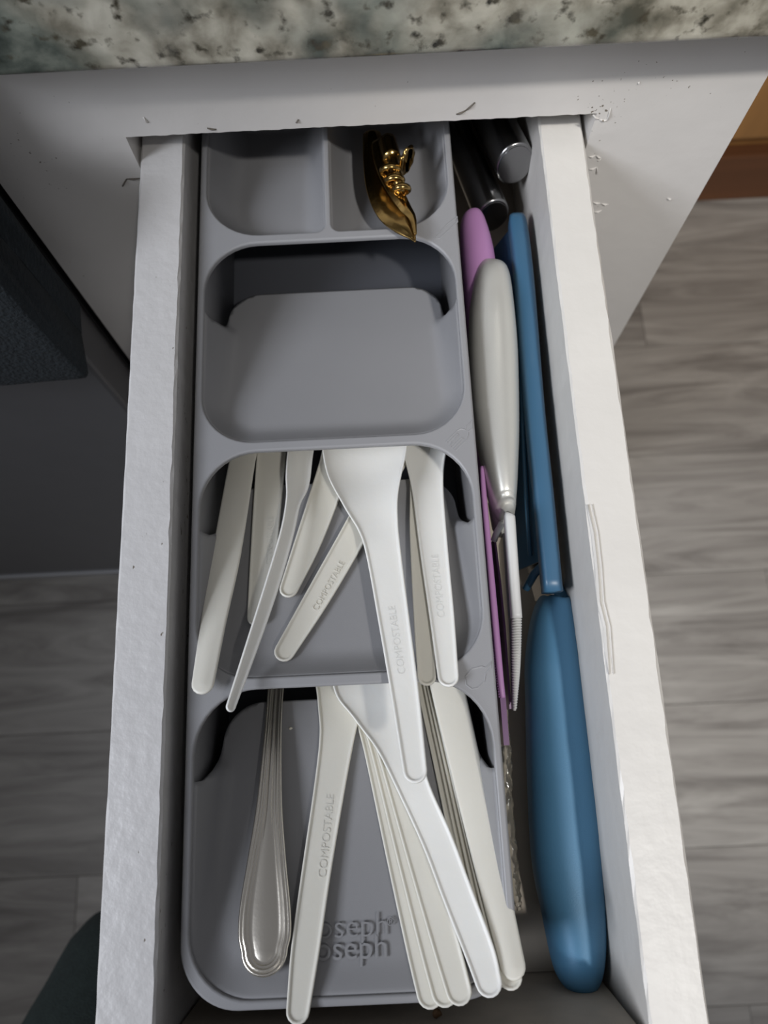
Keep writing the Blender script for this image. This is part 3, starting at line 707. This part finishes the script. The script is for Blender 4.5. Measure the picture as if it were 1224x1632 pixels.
# lavender knife
lk = empty('sheathed_knife', P(770, 700, z=FLO), label='slim lavender knife wedged against the grey organizer', cat='knife', group='coloured knives with blade guards')
body('handle', [(744, 756, 344, -.036, .003), (736, 768, 349, -.036, .008), (733, 777, 370, -.036, .010), (735, 787, 410), (739, 792, 460), (744, 794, 540), (751, 790, 640), (758, 786, 720, -.036, .010), (765, 781, 770, -.035, .006)], -.036, .0115, m_lav, lk)
bar('guard_spine', [(768, 745, -.0270, .0010, .002), (771, 790, -.0270, .0012, .002), (779, 880, -.0275, .0013, .002), (788, 980, -.0285, .0014, .002), (797, 1080, -.030, .0013, .002), (801, 1112, -.0305, .0010, .0015)], 2.6, m_lav, lk)
sheet('guard_side', [(764, 760, -.031, .022), (774, 880, -.031, .022), (787, 1020, -.032, .022), (797, 1110, -.033, .020), (803, 1188, -.034, .014)], .02, .0005, .0022, m_lavs, lk, label='deeper purple side wall')
bm = bmesh.new()
for i in range(30):
    t = i/29; q = P(781+15*t, 990+120*t, z=-.030)
    r = bmesh.ops.create_uvsphere(bm, u_segments=8, v_segments=5, radius=.00055)
    for v in r['verts']: v.co += q
link('guard_bumps', bm_mesh('guard_bumps', bm), m_lavs, lk, kind='stuff')

# round steel handles in the back
def steel_handle(label, e, b, r, ze, zb_):
    E_ = P(*e, z=ze); B_ = P(*b, z=zb_); d = (B_-E_).normalized(); L = .13
    o = empty('steel_utensil', E_, label=label, cat='utensil', group='round steel handles at the back')
    ss = [(-.0000, r*.90), (.0003, r*.97), (.0012, r), (.03, r*1.0), (.07, r*.9), (.10, r*.6)]
    loft('handle', [(E_+d*s, q, q*1.2) for s, q in ss], m_brush, o, 40)
    loft('end_cap', [(E_-d*.0004, r*.86, r*1.03), (E_+d*.0006, r*.88, r*1.05)], m_brush, o, 40, smooth=False)
    loft('shaft', [(E_+d*.098, .003, .003), (E_+d*.12, .003, .003)], m_steel, o, 16)
    return o
steel_handle('round steel utensil handle at the back, resting against the right drawer side', (821, 262), (784, 188), .0092, -.0220, -.0300)
steel_handle('round steel utensil handle at the back, lower and nearer the organizer', (785, 345), (735, 225), .0084, -.0400, -.0480)

# clear strip on the drawer floor
S = crom([(*P(px, py, z=z), h, h) for px, py, z, h in [(806, 1150, -.060, .001), (807, 1200, -.060, .0022), (808, 1270, -.060, .0024), (815, 1350, -.060, .0022), (822, 1420, -.060, .002), (828, 1450, -.060, .001)]], 9)
loft('clear_plastic_strip', [((s[0], s[1], s[2]), s[3]*(1+.18*math.sin(i*1.7)), s[4]*(1+.3*math.sin(i*2.1+1))) for i, s in enumerate(S)], m_clear, None, 14,
     label='glinting strip of crumpled clear plastic on the drawer floor beside the organizer', cat='plastic strip')

# crumbs
def crumb(px, py, z, r, mt, label, seed, y=None):
    bm = bmesh.new(); bmesh.ops.create_icosphere(bm, subdivisions=2, radius=r); rnd = random.Random(seed); q = P(px, py, z=z) if y is None else P(px, py, y=y)
    for v in bm.verts: v.co = v.co*(1+rnd.uniform(-.35, .35)); v.co.z *= .6
    o = link('crumb', bm_mesh('crumb', bm), mt, None, label=label, cat='crumb'); o.location = q
crumb(463, 1161, -.0405+.0006+SL*0, .0008, m_crumbw, 'tiny white crumb beside the steel handle on the front tray floor', 1)
crumb(576, 632, -.0255, .0006, m_crumbw, 'tiny white crumb in the middle of the empty second tray', 2)
crumb(697, 1616, 0, .0014, m_crumb, 'dark brown crumb at the drawer front below the white handles', 3, y=-.3378)

# ================================================================== PERSON (leg of the one who stands at the drawer)
def leg():
    K = P(196, 1545, z=-.36); K = Vector((K.x, K.y, K.z))
    pts = [(K+Vector((-.10, -.42, .20)), .090), (K+Vector((-.065, -.27, .13)), .080), (K+Vector((-.030, -.13, .065)), .064), (K+Vector((-.005, -.02, .01)),   .050),
           (K+Vector((.005, -.005, -.03)), .050), (K+Vector((.0, -.03, -.15)), .050), (K+Vector((.0, -.05, -.27)), .045), (K+Vector((0, -.06, -.37)), .043)]
    S = crom([(*p, r) for p, r in pts], 6)
    st = []
    for i, s in enumerate(S):
        r = s[3]*(1+.02*math.sin(i*1.3)); st.append(((s[0], s[1], s[2]), r, r))
    return K, st
K, stl = leg()
pe = empty('person', (K.x, K.y-.2, FLZ), label='leg in dark green trousers reaching in at the lower left corner', cat='person')
loft('trouser_leg', stl, m_trous, pe, 32, side=(1, 0, 0))
seam = [Vector(s[0])+Vector((.1, .15, .98)).normalized()*(s[1]*1.0) for s in stl[:22]]
loft('trouser_seam', [(p, .0022, .0022) for p in seam], m_trous, pe, 8)
fk = Vector((K.x, K.y-.06, FLZ))
loft('shoe', [((fk.x, fk.y-.07, FLZ+.03), .02, .02), ((fk.x, fk.y-.06, FLZ+.042), .036, .042), ((fk.x, fk.y, FLZ+.04), .038, .04), ((fk.x, fk.y+.08, FLZ+.032), .045, .032), ((fk.x, fk.y+.15, FLZ+.024), .040, .024), ((fk.x, fk.y+.18, FLZ+.018), .018, .014)], m_skin, pe, 24, side=(1, 0, 0))
